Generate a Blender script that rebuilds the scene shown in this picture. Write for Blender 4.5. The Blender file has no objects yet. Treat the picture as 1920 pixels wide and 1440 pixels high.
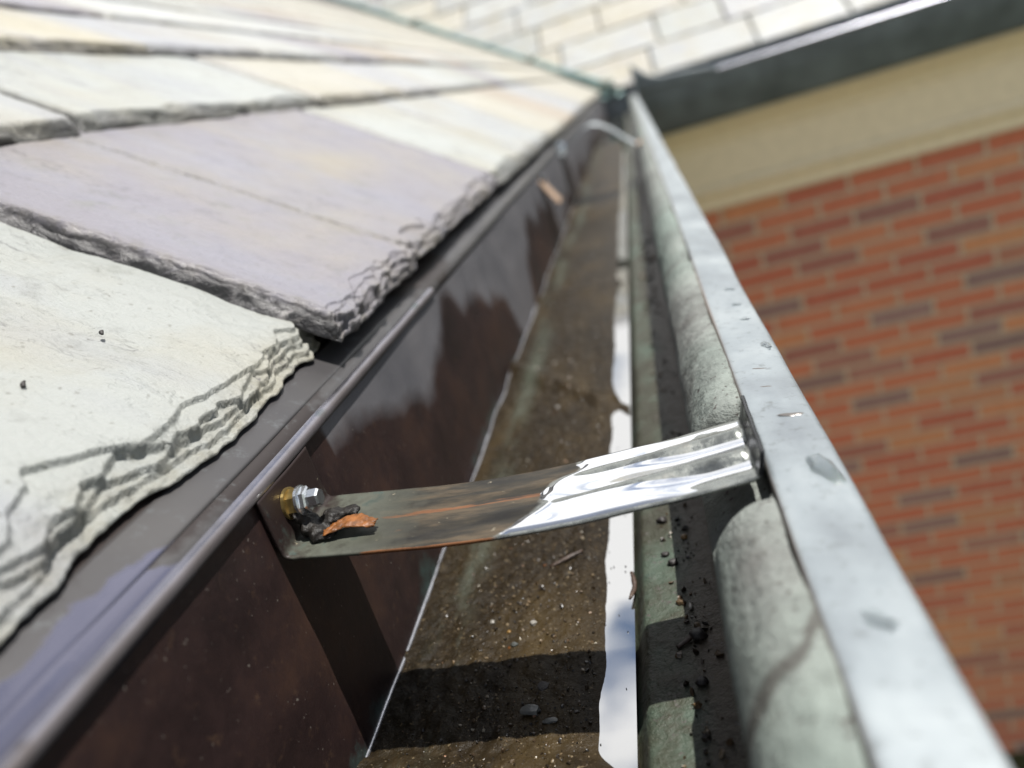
import bpy, bmesh, math, random
import numpy as np
from mathutils import Matrix, Vector
random.seed(4); rng = np.random.default_rng(7)
sc = bpy.context.scene; col = sc.collection
S = 0.667                      # build units -> metres (camera at the origin)

# ------------------------------------------------------------------ camera
F = 1450.0
fy = np.array([210., -585., F]); fy /= np.linalg.norm(fy)
fx = -np.array([-6037., 1426., F]); fx /= np.linalg.norm(fx)
fx -= fy*(fx@fy); fx /= np.linalg.norm(fx)
fz = np.cross(fx, fy)
R = np.stack([fx, fy, fz])
cam = bpy.data.cameras.new('camera'); camo = bpy.data.objects.new('camera', cam); col.objects.link(camo)
cam.sensor_width = 36; cam.lens = F/1920*36
cam.clip_start = 0.004; cam.clip_end = 300
cam.dof.use_dof = True; cam.dof.focus_distance = 0.272*S; cam.dof.aperture_fstop = 9.0
rr, uu, bb = R@np.array([1, 0, 0.]), R@np.array([0, -1., 0]), R@np.array([0, 0, -1.])
camo.matrix_world = Matrix(((rr[0], uu[0], bb[0], 0), (rr[1], uu[1], bb[1], 0), (rr[2], uu[2], bb[2], 0), (0, 0, 0, 1)))
sc.camera = camo

# ------------------------------------------------------------------ sky, sun, exposure
SUN_EL = math.radians(72)
w = bpy.data.worlds.new('World'); sc.world = w; w.use_nodes = True
wn = w.node_tree; wn.nodes.clear()
def WN(t, **k):
    n = wn.nodes.new(t)
    for a, b in k.items(): setattr(n, a, b)
    return n
wo = WN('ShaderNodeOutputWorld'); bg = WN('ShaderNodeBackground'); sky = WN('ShaderNodeTexSky')
sky.sky_type = 'NISHITA'; sky.sun_disc = False; sky.sun_elevation = SUN_EL; sky.sun_rotation = math.radians(90)
tc = WN('ShaderNodeTexCoord'); mp = WN('ShaderNodeMapping'); mp.inputs['Scale'].default_value = (1, 1, 1.6)
mp.inputs['Location'].default_value = (0.35, 0.1, 0.4)
no = WN('ShaderNodeTexNoise'); no.inputs['Scale'].default_value = 4.2; no.inputs['Detail'].default_value = 7; no.inputs['Roughness'].default_value = .55
rp = WN('ShaderNodeValToRGB'); rp.color_ramp.elements[0].position = .45; rp.color_ramp.elements[1].position = .57
mx = WN('ShaderNodeMixRGB')
dp_ = WN('ShaderNodeVectorMath', operation='DOT_PRODUCT'); dp_.inputs[1].default_value = (-.12, .97, .28)
cl = WN('ShaderNodeValToRGB'); cl.color_ramp.elements[0].position = .45; cl.color_ramp.elements[0].color = (.16, .17, .19, 1)
cl.color_ramp.elements[1].position = .93; cl.color_ramp.elements[1].color = (1, 1, 1, 1)  # unseen clouds shaped by direction: bright ahead and behind for reflections and brick
sc_ = WN('ShaderNodeVectorMath', operation='SCALE'); sc_.inputs['Scale'].default_value = 11.0
bg.inputs['Strength'].default_value = 0.08
L = wn.links.new
L(tc.outputs['Generated'], mp.inputs['Vector']); L(mp.outputs[0], no.inputs['Vector']); pass
L(tc.outputs['Generated'], dp_.inputs[0]); ab_ = WN('ShaderNodeMath', operation='ABSOLUTE'); L(dp_.outputs['Value'], ab_.inputs[0]); L(ab_.outputs[0], cl.inputs[0])
bk = WN('ShaderNodeMath', operation='MULTIPLY_ADD'); bk.inputs[1].default_value = .115; L(cl.outputs[0], bk.inputs[0]); L(no.outputs['Fac'], bk.inputs[2]); L(cl.outputs[0], sc_.inputs[0]); L(sc_.outputs[0], mx.inputs[2]); L(bk.outputs[0], rp.inputs[0]); L(rp.outputs[0], mx.inputs[0]); L(sky.outputs[0], mx.inputs[1]); L(mx.outputs[0], bg.inputs[0]); L(bg.outputs[0], wo.inputs[0])
sl = bpy.data.lights.new('sun', 'SUN'); sl.energy = 5.0; sl.angle = math.radians(.53); sl.color = (1, .972, .925)
so = bpy.data.objects.new('sun', sl); col.objects.link(so)
sd = Vector((math.cos(SUN_EL), 0, math.sin(SUN_EL)))
so.rotation_euler = sd.to_track_quat('Z', 'Y').to_euler(); so.location = (2, 0, 6)
sc.view_settings.view_transform = 'Standard'; sc.view_settings.look = 'None'
sc.view_settings.exposure = 0.95; sc.view_settings.gamma = 1
sc.render.engine = 'CYCLES'
sc.cycles.use_denoising = True

# ------------------------------------------------------------------ numpy noise
def _h(ix, iy, iz, sd):
    n = (ix.astype(np.int64)*374761393 + iy.astype(np.int64)*668265263 + iz.astype(np.int64)*2147483647 + sd*1274126177) & 0xffffffff
    n = ((n ^ (n >> 13))*1274126177) & 0xffffffff
    n = (n ^ (n >> 16)) & 0xffffff
    return n/float(0xffffff)
def vn(x, y, z=0., sd=0):
    x, y, z = np.broadcast_arrays(np.asarray(x, float), np.asarray(y, float), np.asarray(z, float))
    ix, iy, iz = np.floor(x), np.floor(y), np.floor(z)
    fx_, fy_, fz_ = x-ix, y-iy, z-iz
    s = lambda t: t*t*t*(t*(t*6-15)+10)
    a, b, c = s(fx_), s(fy_), s(fz_)
    r = 0
    for dx in (0, 1):
        for dy in (0, 1):
            for dz in (0, 1):
                r = r + _h(ix+dx, iy+dy, iz+dz, sd)*(a if dx else 1-a)*(b if dy else 1-b)*(c if dz else 1-c)
    return r*2-1
def fbm(x, y, z=0., o=4, sd=0):
    t = 0; am = 1; tot = 0
    for i in range(o):
        t = t+am*vn(np.asarray(x)*2**i, np.asarray(y)*2**i, np.asarray(z)*2**i, sd+i*17); tot += am; am *= .5
    return t/tot
def sstep(a, b, x):
    t = np.clip((x-a)/(b-a), 0, 1); return t*t*(3-2*t)

# ------------------------------------------------------------------ object helpers
BASE = {}
def tag(o, label=None, cat=None, group=None, kind=None):
    if label: o['label'] = label
    if cat: o['category'] = cat
    if group: o['group'] = group
    if kind: o['kind'] = kind
    return o
def thing(name, label, cat, base=(0, 0, 0), group=None):
    o = bpy.data.objects.new(name, None); col.objects.link(o)
    o.empty_display_size = .02
    o.location = Vector(base)*S; BASE[o.name] = np.array(base, float)
    return tag(o, label, cat, group)
def mk(name, V, Fc, mat, parent=None, base=None, smooth=True, attrs=None, color=None):
    """one mesh object; V in build units, absolute"""
    V = np.asarray(V, float)
    if parent is not None: b = BASE[parent.name]
    elif base is not None: b = np.asarray(base, float)
    else: b = np.zeros(3)
    me = bpy.data.meshes.new(name)
    me.from_pydata(((V-b)*S).tolist(), [], Fc if isinstance(Fc, list) else Fc.tolist())
    if smooth: me.polygons.foreach_set('use_smooth', np.ones(len(me.polygons), bool))
    if attrs:
        for k, v in attrs.items():
            at = me.attributes.new(k, 'FLOAT', 'POINT'); at.data.foreach_set('value', np.asarray(v, np.float32).ravel())
    me.materials.append(mat); me.update()
    o = bpy.data.objects.new(name, me); col.objects.link(o)
    if parent is not None: o.parent = parent; BASE[o.name] = b
    else: o.location = Vector(b)*S; BASE[o.name] = b
    if color: o.color = (*color, 1)
    return o
def gridf(nr, nc):
    i = np.arange(nr-1)[:, None]*nc+np.arange(nc-1)[None, :]
    return np.stack([i, i+1, i+nc+1, i+nc], -1).reshape(-1, 4)
def box(x0, x1, y0, y1, z0, z1):
    V = [(x, y, z) for x in (x0, x1) for y in (y0, y1) for z in (z0, z1)]
    Fc = [(0, 1, 3, 2), (4, 6, 7, 5), (0, 4, 5, 1), (2, 3, 7, 6), (0, 2, 6, 4), (1, 5, 7, 3)]
    return V, Fc
def join(parts):
    V = []; Fc = []
    for v, f in parts:
        o = len(V); V += [tuple(p) for p in v]; Fc += [tuple(int(i)+o for i in q) for q in f]
    return V, Fc
def cr(pts, n, closed=False):
    """Catmull-Rom resample, roughly even"""
    P = np.array(pts, float); Q = np.vstack([2*P[0]-P[1], P, 2*P[-1]-P[-2]])
    out = []
    for i in range(len(P)-1):
        p0, p1, p2, p3 = Q[i:i+4]
        for t in np.linspace(0, 1, 24, endpoint=False):
            out.append(.5*((2*p1)+(-p0+p2)*t+(2*p0-5*p1+4*p2-p3)*t*t+(-p0+3*p1-3*p2+p3)*t**3))
    out.append(P[-1]); return lin(out, n)
def lin(pts, n):
    P = np.array(pts, float); d = np.r_[0, np.cumsum(np.linalg.norm(np.diff(P, axis=0), axis=1))]
    t = np.linspace(0, d[-1], n)
    return np.stack([np.interp(t, d, P[:, k]) for k in range(P.shape[1])], 1)
def solid(o, th, off=-1):
    m = o.modifiers.new('thickness', 'SOLIDIFY'); m.thickness = th*S; m.offset = off
    return o

# ------------------------------------------------------------------ material helpers
class M:
    def __init__(s, name):
        s.m = bpy.data.materials.new(name); s.m.use_nodes = True; s.t = s.m.node_tree
        s.b = s.t.nodes['Principled BSDF']; s._o = None
    def n(s, t, **k):
        x = s.t.nodes.new(t)
        for a, b in k.items(): setattr(x, a, b)
        return x
    def l(s, a, b): s.t.links.new(a, b)
    def put(s, sock, v):
        if isinstance(v, bpy.types.NodeSocket): s.l(v, sock)
        elif isinstance(v, (tuple, list)) and len(v) == 3 and sock.type == 'RGBA': sock.default_value = (*v, 1)
        else: sock.default_value = v
    def obj(s):
        if s._o is None: s._o = s.n('ShaderNodeTexCoord').outputs['Object']
        return s._o
    def vec(s, scale=(1, 1, 1), rot=(0, 0, 0), loc=(0, 0, 0)):
        m = s.n('ShaderNodeMapping'); s.l(s.obj(), m.inputs[0])
        m.inputs['Scale'].default_value = scale; m.inputs['Rotation'].default_value = rot; m.inputs['Location'].default_value = loc
        return m.outputs[0]
    def noise(s, scale, detail=4, rough=.5, vec=None, dist=0):
        x = s.n('ShaderNodeTexNoise'); s.l(vec or s.obj(), x.inputs['Vector'])
        x.inputs['Scale'].default_value = scale; x.inputs['Detail'].default_value = detail
        x.inputs['Roughness'].default_value = rough; x.inputs['Distortion'].default_value = dist
        return x.outputs['Fac']
    def vor(s, scale, vec=None, feat='F1', out='Distance'):
        x = s.n('ShaderNodeTexVoronoi', feature=feat); s.l(vec or s.obj(), x.inputs['Vector']); x.inputs['Scale'].default_value = scale
        return x.outputs[out]
    def ramp(s, f, stops):
        r = s.n('ShaderNodeValToRGB'); s.l(f, r.inputs[0]); e = r.color_ramp.elements
        while len(e) < len(stops): e.new(.5)
        for i, (p, c) in enumerate(stops):
            e[i].position = p; e[i].color = (*c, 1) if isinstance(c, (tuple, list)) else (c, c, c, 1)
        return r.outputs[0]
    def mix(s, f, a, b, mode='MIX'):
        x = s.n('ShaderNodeMixRGB', blend_type=mode); s.put(x.inputs[0], f)
        for i, v in ((1, a), (2, b)): s.put(x.inputs[i], v)
        return x.outputs[0]
    def ma(s, op, a, b=0., c=None, clamp=False):
        x = s.n('ShaderNodeMath', operation=op, use_clamp=clamp); s.put(x.inputs[0], a); s.put(x.inputs[1], b)
        if c is not None: s.put(x.inputs[2], c)
        return x.outputs[0]
    def attr(s, name): return s.n('ShaderNodeAttribute', attribute_name=name).outputs['Fac']
    def ocol(s): return s.n('ShaderNodeObjectInfo').outputs['Color']
    def orand(s): return s.n('ShaderNodeObjectInfo').outputs['Random']
    def step(s, f, a, b): return s.ramp(f, [(max(0, a), 0.), (min(1, b), 1.)])
    def bump(s, h, strength=.3, dist=.001, prev=None):
        x = s.n('ShaderNodeBump'); s.l(h, x.inputs['Height']); x.inputs['Strength'].default_value = strength; x.inputs['Distance'].default_value = dist
        if prev: s.l(prev, x.inputs['Normal'])
        s.l(x.outputs[0], s.b.inputs['Normal']); return x.outputs[0]
    def set(s, **k):
        nm = dict(col='Base Color', rough='Roughness', metal='Metallic', ior='IOR', spec='Specular IOR Level', trans='Transmission Weight', coat='Coat Weight', coatr='Coat Roughness')
        for a, v in k.items(): s.put(s.b.inputs[nm[a]], v)
        return s.m

# slate
def slate_mat():
    m = M('slate'); c = m.ocol()
    n1 = m.noise(14, 5, .6); n2 = m.noise(70, 6, .65); n3 = m.noise(9, 3, .5, m.vec((1, 3.5, 1), loc=(3, 1, 2)))
    c1 = m.mix(m.step(n1, .42, .72), c, m.mix(.55, c, (.22, .19, .12)), 'MIX')
    c2 = m.mix(m.step(n3, .5, .75), c1, m.mix(.5, c1, (.16, .165, .20)))
    c3 = m.mix(m.step(n2, .60, .78), c2, m.mix(.55, c2, (.07, .07, .06)), 'MIX')
    sp = m.step(m.noise(420, 2, .5), .66, .74)
    c4 = m.mix(m.ma('MULTIPLY', sp, .5), c3, (.08, .075, .06))
    lich = m.step(m.noise(55, 7, .72, m.vec((1, 1, 1), loc=(7, 3, 1))), .57, .68)
    c4 = m.mix(m.ma('MULTIPLY', lich, .45), c4, (.12, .125, .10))
    fz_ = m.attr('edge')
    c5 = m.mix(m.ma('MULTIPLY', fz_, m.step(m.noise(160, 3, .6), .3, .7)), c4, m.mix(.55, c4, (.12, .105, .065)))
    grain = m.noise(130, 7, .72, m.vec((1, 2.2, 1)))
    fine = m.noise(900, 3, .6)
    ck = m.noise(16, 5, .62, m.vec((1, 3.2, 1), rot=(0, 0, .25)))
    lines = m.step(m.ma('ABSOLUTE', m.ma('SUBTRACT', ck, .5)), .0, .008)
    gate = m.step(m.noise(20, 2, .5), .50, .60)
    c5 = m.mix(m.ma('MULTIPLY', m.ma('SUBTRACT', 1., lines), m.ma('MULTIPLY', gate, .7)), c5, (.06, .055, .06))
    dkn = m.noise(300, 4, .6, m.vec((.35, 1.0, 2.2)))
    c5 = m.mix(m.ma('MULTIPLY', m.attr('dk'), m.step(dkn, .26, .44)), c5, (.013, .012, .013))  # dark broken slate; also puts the shade of sunless edge faces into colour
    b1 = m.bump(grain, .85, .0016); b2 = m.bump(fine, .5, .0004, b1); m.bump(lines, .4, .0005, b2)
    return m.set(col=c5, rough=m.ma('MULTIPLY_ADD', n2, .40, .24), spec=.5)
MAT_SLATE = slate_mat()

def wall_mat():
    m = M('brown_copper')
    n1 = m.noise(30, 7, .68); n2 = m.noise(260, 4, .7); nz = m.noise(55, 4, .55)
    base = m.ramp(n1, [(.3, (.0075, .0048, .0052)), (.5, (.019, .0105, .0098)), (.7, (.036, .018, .012))])
    spk = m.mix(m.step(n2, .60, .76), base, (.045, .026, .017))
    spk = m.mix(m.step(m.noise(900, 2, .5), .71, .76), spk, (.12, .105, .09))
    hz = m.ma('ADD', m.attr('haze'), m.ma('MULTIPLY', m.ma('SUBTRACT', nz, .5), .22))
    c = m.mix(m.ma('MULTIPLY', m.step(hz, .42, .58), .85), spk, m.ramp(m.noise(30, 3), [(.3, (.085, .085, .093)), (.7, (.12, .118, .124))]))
    vg = m.ma('ADD', m.attr('verd'), m.ma('MULTIPLY', m.ma('SUBTRACT', m.noise(48, 6, .7), .5), 1.5))
    c = m.mix(m.ma('MULTIPLY', m.step(vg, .5, .8), .75), c, (.035, .07, .065))
    m.bump(m.noise(180, 5, .6), .25, .0006)
    return m.set(col=c, rough=m.ma('MULTIPLY_ADD', n1, .3, .28), spec=.32)
MAT_WALL = wall_mat()

def apron_mat():
    m = M('sheet_metal_wet')
    n = m.noise(45, 5, .6)
    st = m.ma('ADD', m.attr('stain'), m.ma('MULTIPLY', m.ma('SUBTRACT', n, .5), .5))
    wt = m.ma('ADD', m.attr('wet'), m.ma('MULTIPLY', m.ma('SUBTRACT', m.noise(60, 4, .6), .5), .5))
    wet = m.step(wt, .48, .53)
    c = m.mix(m.step(st, .47, .53), m.ramp(m.noise(20, 4), [(.35, (.036, .034, .036)), (.65, (.055, .052, .051))]), (.018, .0125, .011))
    c = m.mix(m.step(m.noise(130, 6, .75), .56, .72), c, (.085, .09, .092))
    c = m.mix(m.ma('MULTIPLY', wet, .8), c, (.17, .17, .23))
    m.bump(m.noise(120, 4, .6), .12, .0004)
    return m.set(col=c, rough=m.mix(wet, (.42, .42, .42), (.10, .10, .10)), metal=m.ma('MULTIPLY_ADD', wet, .55, .25), spec=.5)
MAT_APRON = apron_mat()

def hem_mat():
    m = M('hemmed_edge_metal')
    n = m.noise(70, 4, .6)
    c = m.ramp(n, [(.3, (.14, .135, .145)), (.6, (.22, .215, .245)), (.8, (.10, .085, .075))])
    tp_ = m.attr('top')
    c = m.mix(m.step(m.noise(28, 5, .65), .62, .72), c, (.05, .085, .08))
    c = m.mix(tp_, m.mix(.75, c, (.035, .026, .021)), c)
    m.bump(m.noise(260, 3, .6), .15, .0003)
    return m.set(col=c, rough=m.mix(tp_, (.4, .4, .4), (.16, .16, .16)), metal=m.ma('MULTIPLY', tp_, .85), spec=.3)
MAT_HEM = hem_mat()

def silt_mat():
    m = M('wet_silt')
    n1 = m.noise(24, 6, .66, m.vec((1, .4, 1))); n2 = m.noise(330, 5, .75); n3 = m.noise(900, 2, .6)
    c = m.ramp(n1, [(.28, (.0040, .0027, .0012)), (.5, (.0115, .0075, .0030)), (.68, (.034, .0225, .0085))])
    c = m.mix(m.step(n2, .5, .68), c, m.mix(.55, c, (.030, .021, .011)))
    c = m.mix(m.step(n3, .64, .72), c, (.085, .064, .036))
    sm = m.attr('smear')
    c = m.mix(m.ma('MULTIPLY', sm, m.step(m.noise(60, 6, .7, m.vec((1, .25, 1))), .42, .62)), c, (.042, .046, .034))
    b1 = m.bump(n2, .6, .0012); m.bump(n3, .5, .0004, b1)
    return m.set(col=c, rough=m.ma('MULTIPLY_ADD', n2, .40, .22), spec=.12)
MAT_SILT = silt_mat()

def water_mat(name, c=(.02, .02, .016), ior=1.9):
    m = M(name)
    m.bump(m.noise(60, 2, .4), .04, .0008)
    return m.set(col=c, rough=.03, ior=ior)
MAT_WATER = water_mat('gutter_water', ior=5.5)

def front_mat():
    m = M('green_patina')
    n1 = m.noise(34, 6, .62); n2 = m.noise(160, 6, .7); n3 = m.noise(11, 4, .55, m.vec((1, .5, 1)))
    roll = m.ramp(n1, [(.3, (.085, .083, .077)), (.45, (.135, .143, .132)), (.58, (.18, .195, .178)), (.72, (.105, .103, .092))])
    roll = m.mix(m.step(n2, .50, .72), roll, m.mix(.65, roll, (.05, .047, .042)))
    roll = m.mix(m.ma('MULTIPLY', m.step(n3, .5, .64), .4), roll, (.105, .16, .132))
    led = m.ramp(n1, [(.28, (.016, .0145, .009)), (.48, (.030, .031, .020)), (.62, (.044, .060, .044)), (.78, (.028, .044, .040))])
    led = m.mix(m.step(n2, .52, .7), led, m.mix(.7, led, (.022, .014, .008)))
    led = m.mix(m.ma('MULTIPLY', m.attr('brown_lift'), .8), led, (.050, .036, .025))  # browner, lighter ledge right: lifts its shaded half through the colour
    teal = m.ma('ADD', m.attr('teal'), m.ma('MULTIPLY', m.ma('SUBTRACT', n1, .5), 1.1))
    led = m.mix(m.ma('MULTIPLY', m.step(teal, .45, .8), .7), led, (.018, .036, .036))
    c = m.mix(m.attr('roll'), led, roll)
    dk = m.ma('ADD', m.attr('crack'), m.ma('MULTIPLY', m.ma('SUBTRACT', m.noise(90, 4, .6), .5), .7))
    c = m.mix(m.ma('MULTIPLY', m.step(dk, .45, .62), .8), c, (.045, .04, .035))
    c = m.mix(m.step(m.noise(620, 2, .5), .64, .70), c, (.05, .045, .04))
    b1 = m.bump(n2, 1., .0016); b2 = m.bump(m.noise(40, 3, .5), .5, .003, b1); m.bump(m.noise(420, 3, .6), .6, .0006, b2)
    return m.set(col=c, rough=m.mix(m.attr('roll'), (.40, .40, .40), (.62, .62, .62)), spec=.25)
MAT_FRONT = front_mat()

def rim_mat():
    m = M('grey_rim_metal')
    n1 = m.noise(38, 5, .6, m.vec((1, .6, 1))); n2 = m.noise(380, 4, .7)
    c = m.ramp(n1, [(.3, (.135, .15, .162)), (.5, (.215, .24, .252)), (.7, (.29, .315, .322))])
    c = m.mix(m.step(n2, .56, .72), c, m.mix(.7, c, (.1, .11, .11)))
    c = m.mix(m.attr('cu'), c, (.19, .12, .075))
    c = m.mix(m.ma('MULTIPLY', m.step(m.noise(24, 4, .6), .66, .74), .5), c, (.10, .095, .085))
    m.bump(n2, .18, .0005)
    return m.set(col=c, rough=m.ma('MULTIPLY_ADD', n1, .3, .26), metal=.45)
MAT_RIM = rim_mat()

def strap_mat():
    m = M('weathered_strap')
    al = m.attr('al')           # 0 at the back wall, 1 at the rim
    q = m.attr('q')
    st = m.vec((1, 5, 1)); n1 = m.noise(40, 5, .65, st); n2 = m.noise(150, 6, .7); n4 = m.noise(420, 3, .6)
    dark = m.ramp(n1, [(.36, (.006, .0052, .0042)), (.5, (.018, .015, .010)), (.64, (.055, .040, .024))])
    green = m.ramp(n2, [(.3, (.032, .032, .025)), (.55, (.060, .063, .050)), (.75, (.036, .056, .050))])
    tin = m.ramp(n2, [(.3, (.12, .125, .118)), (.55, (.22, .23, .215)), (.75, (.15, .14, .125))])
    lf = m.ma('ADD', al, m.ma('MULTIPLY', m.ma('SUBTRACT', n2, .5), .22))
    c = m.mix(m.step(lf, .22, .36), green, dark)
    c = m.mix(m.step(lf, .10, .16), (.016, .010, .009), c)
    wf = m.ma('ADD', m.attr('wetb'), m.ma('MULTIPLY', m.ma('SUBTRACT', n2, .5), .05))
    right = m.step(wf, .49, .51)
    c = m.mix(right, c, tin)
    # bare copper along the middle ridge and the near edge
    cs = m.ma('ADD', m.attr('streak'), m.ma('MULTIPLY', m.ma('SUBTRACT', m.noise(95, 4, .6, st), .5), 1.1))
    cum = m.ma('MULTIPLY', m.step(cs, .44, .62), m.ma('SUBTRACT', 1., right))
    c = m.mix(cum, c, m.ramp(n1, [(.3, (.11, .047, .024)), (.7, (.22, .10, .045))]))
    tq = m.ma('ADD', m.attr('teal'), m.ma('MULTIPLY', m.ma('SUBTRACT', n2, .5), 1.0))
    c = m.mix(m.ma('MULTIPLY', m.step(tq, .5, .75), .8), c, (.028, .07, .07))
    c = m.mix(m.ma('MULTIPLY', m.step(n4, .70, .75), m.ma('SUBTRACT', 1., right)), c, (.12, .105, .075))
    m.bump(n2, .3, .0006)
    met = m.ma('ADD', m.ma('MULTIPLY', right, .75), m.ma('MULTIPLY', cum, .7), clamp=True)
    tb_ = m.attr('tab'); c = m.mix(tb_, c, (.012, .013, .014)); met = m.ma('MULTIPLY', met, m.ma('SUBTRACT', 1., tb_))  # end tab blackened: its sunless face and dark reflection put into the colour
    return m.set(col=c, rough=m.mix(right, (.46, .46, .46), m.ramp(n2, [(.35, .12), (.65, .42)])), metal=met, spec=.22)
MAT_STRAP = strap_mat()
def flat(name, c, rough=.5, metal=0., bs=0., sc_=200, var=.25, **k):
    m = M(name); n = m.noise(sc_, 4, .6)
    cc = m.ramp(n, [(.3, tuple(v*(1-var) for v in c)), (.7, tuple(min(1, v*(1+var)) for v in c))])
    if bs: m.bump(n, bs, .0006)
    return m.set(col=cc, rough=rough, metal=metal, **k)
MAT_FILM = flat('water_on_metal', (.66, .67, .69), .05, .95, .06, 90, .10)
MAT_STEEL = flat('plated_steel', (.62, .64, .66), .16, .95, .05, 300, .15)
MAT_BRASS = flat('brass', (.36, .26, .10), .30, .85, .25, 260, .45)
MAT_MUCK = flat('black_muck', (.006, .0045, .0032), .55, 0, .8, 700, .5, spec=.3)
MAT_LEAF = flat('rotten_leaf_orange', (.12, .042, .008), .5, 0, .7, 420, .6, spec=.35)
MAT_TWIG = flat('brown_bark', (.030, .016, .009), .55, 0, .6, 600, .5)
MAT_TWIGD = flat('dark_bark', (.009, .0065, .0055), .6, 0, .6, 600, .4)
MAT_PALE = flat('pale_stone', (.16, .15, .13), .45, 0, .4, 500, .25)
MAT_AMBER = flat('amber_stone', (.15, .085, .022), .35, 0, .4, 500, .3)
MAT_CHIP = flat('slate_chip', (.035, .038, .034), .35, 0, .4, 300, .3)
MAT_TAN = flat('tan_metal', (.30, .20, .13), .4, .3, .2, 200, .25)
MAT_GLINT = flat('copper_glint', (.85, .48, .22), .22, .9, .1, 200, .1)
MAT_MENISCUS = flat('meniscus_shine', (.36, .36, .38), .22, .85, .4, 300, .3)
MAT_CU_GREEN = flat('verdigris_copper', (.16, .235, .225), .38, .25, .3, 60, .4)
MAT_CLIP = flat('pale_solder_lump', (.2, .22, .19), .45, .2, .3, 120, .2)
MAT_DARKCU = flat('dark_gutter_metal', (.045, .052, .056), .36, .35, .2, 12, .3)
MAT_WGUT = flat('slate_blue_gutter', (.10, .118, .128), .42, .2, .2, 9, .35)
MAT_BEAD = flat('shiny_gutter_rim', (.40, .40, .45), .3, .75, .1, 60, .15)
MAT_CREAM = flat('cream_paint', (.72, .635, .445), .5, 0, .08, 30, .06)
MAT_DECK = flat('roof_deck', (.05, .045, .04), .8, 0, 0, 20, .2)
MAT_DROP = (lambda m: m.set(col=(.9, .93, .93), rough=.01, trans=1., ior=1.33))(M('water_drop'))
def grit_mat():
    m = M('grit'); r = m.attr('rnd')
    c = m.ramp(r, [(0, (.005, .004, .003)), (.35, (.016, .0105, .006)), (.6, (.042, .027, .014)), (.78, (.085, .056, .028)), (.9, (.13, .10, .06)), (.97, (.22, .20, .16)), (1., (.16, .06, .02))])
    m.bump(m.noise(900, 3), .5, .0004)
    return m.set(col=c, rough=.32)
MAT_GRIT = grit_mat()
def brick_mat():
    m = M('red_brick')
    sep = m.n('ShaderNodeSeparateXYZ'); m.l(m.obj(), sep.inputs[0])
    cmb = m.n('ShaderNodeCombineXYZ'); m.l(m.ma('ADD', sep.outputs[0], sep.outputs[1]), cmb.inputs[0]); m.l(sep.outputs[2], cmb.inputs[1])
    # wobble
    nv = m.n('ShaderNodeTexNoise'); m.l(m.obj(), nv.inputs['Vector']); nv.inputs['Scale'].default_value = 14
    va = m.n('ShaderNodeVectorMath', operation='MULTIPLY_ADD'); m.l(nv.outputs['Color'], va.inputs[0]); va.inputs[1].default_value = (.007, .007, 0); m.l(cmb.outputs[0], va.inputs[2])
    b = m.n('ShaderNodeTexBrick'); m.l(va.outputs[0], b.inputs['Vector'])
    b.inputs['Scale'].default_value = 1; b.inputs['Brick Width'].default_value = .228; b.inputs['Row Height'].default_value = .0677
    b.inputs['Mortar Size'].default_value = .0086; b.inputs['Mortar Smooth'].default_value = .25; b.inputs['Bias'].default_value = 0
    b.inputs['Color1'].default_value = (0, 0, 0, 1); b.inputs['Color2'].default_value = (1, 1, 1, 1); b.inputs['Mortar'].default_value = (.5, .5, .5, 1)
    t = b.outputs['Color']
    bc = m.ramp(t, [(0, (.22, .135, .115)), (.10, (.17, .11, .095)), (.17, (.30, .095, .06)), (.45, (.35, .112, .062)), (.72, (.37, .14, .075)), (.86, (.39, .18, .085)), (.95, (.22, .09, .075)), (1., (.27, .14, .10))])
    nn = m.noise(26, 5, .65)
    bc = m.mix(.5, bc, m.ramp(nn, [(.3, (.62, .60, .58)), (.7, (1.0, .97, .95))]), 'MULTIPLY')
    bc = m.mix(1., bc, (1.60, 1.72, 1.82), 'MULTIPLY')
    mo = m.ramp(m.noise(60, 4), [(.3, (.42, .34, .24)), (.7, (.56, .46, .34))])
    c = m.mix(b.outputs['Fac'], bc, mo)
    inv = m.ma('SUBTRACT', 1., b.outputs['Fac'])
    m.bump(m.ma('ADD', inv, m.ma('MULTIPLY', nn, .25)), .8, .008)
    return m.set(col=c, rough=.8, spec=.25)
MAT_BRICK = brick_mat()
def ground_mat():
    m = M('lawn'); c = m.ramp(m.noise(3, 6, .7), [(.3, (.035, .055, .018)), (.7, (.075, .105, .03))])
    m.bump(m.noise(120, 4, .7), .8, .03); return m.set(col=c, rough=.9)
MAT_GROUND = ground_mat()

# ------------------------------------------------------------------ big layout numbers (build units)
XB = -.142                     # back panel of the near gutter
YF, YB = 4.23, 4.406           # wing gutter: outer edge, back panel
YW = 4.5                       # wing brick wall
P0 = np.array([-.136, 0, -.0605]); TV = np.array([-1, 0, .667]); TV /= np.linalg.norm(TV); NV = np.array([.667, 0, 1]); NV /= np.linalg.norm(NV)
W0 = np.array([0, 4.4, -.062]); WT = np.array([0, 1, .667]); WT /= np.linalg.norm(WT); WNV = np.array([0, -.667, 1]); WNV /= np.linalg.norm(WNV)
T = .0095
def yvalley(x): return 4.4+(-.136-x)

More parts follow.
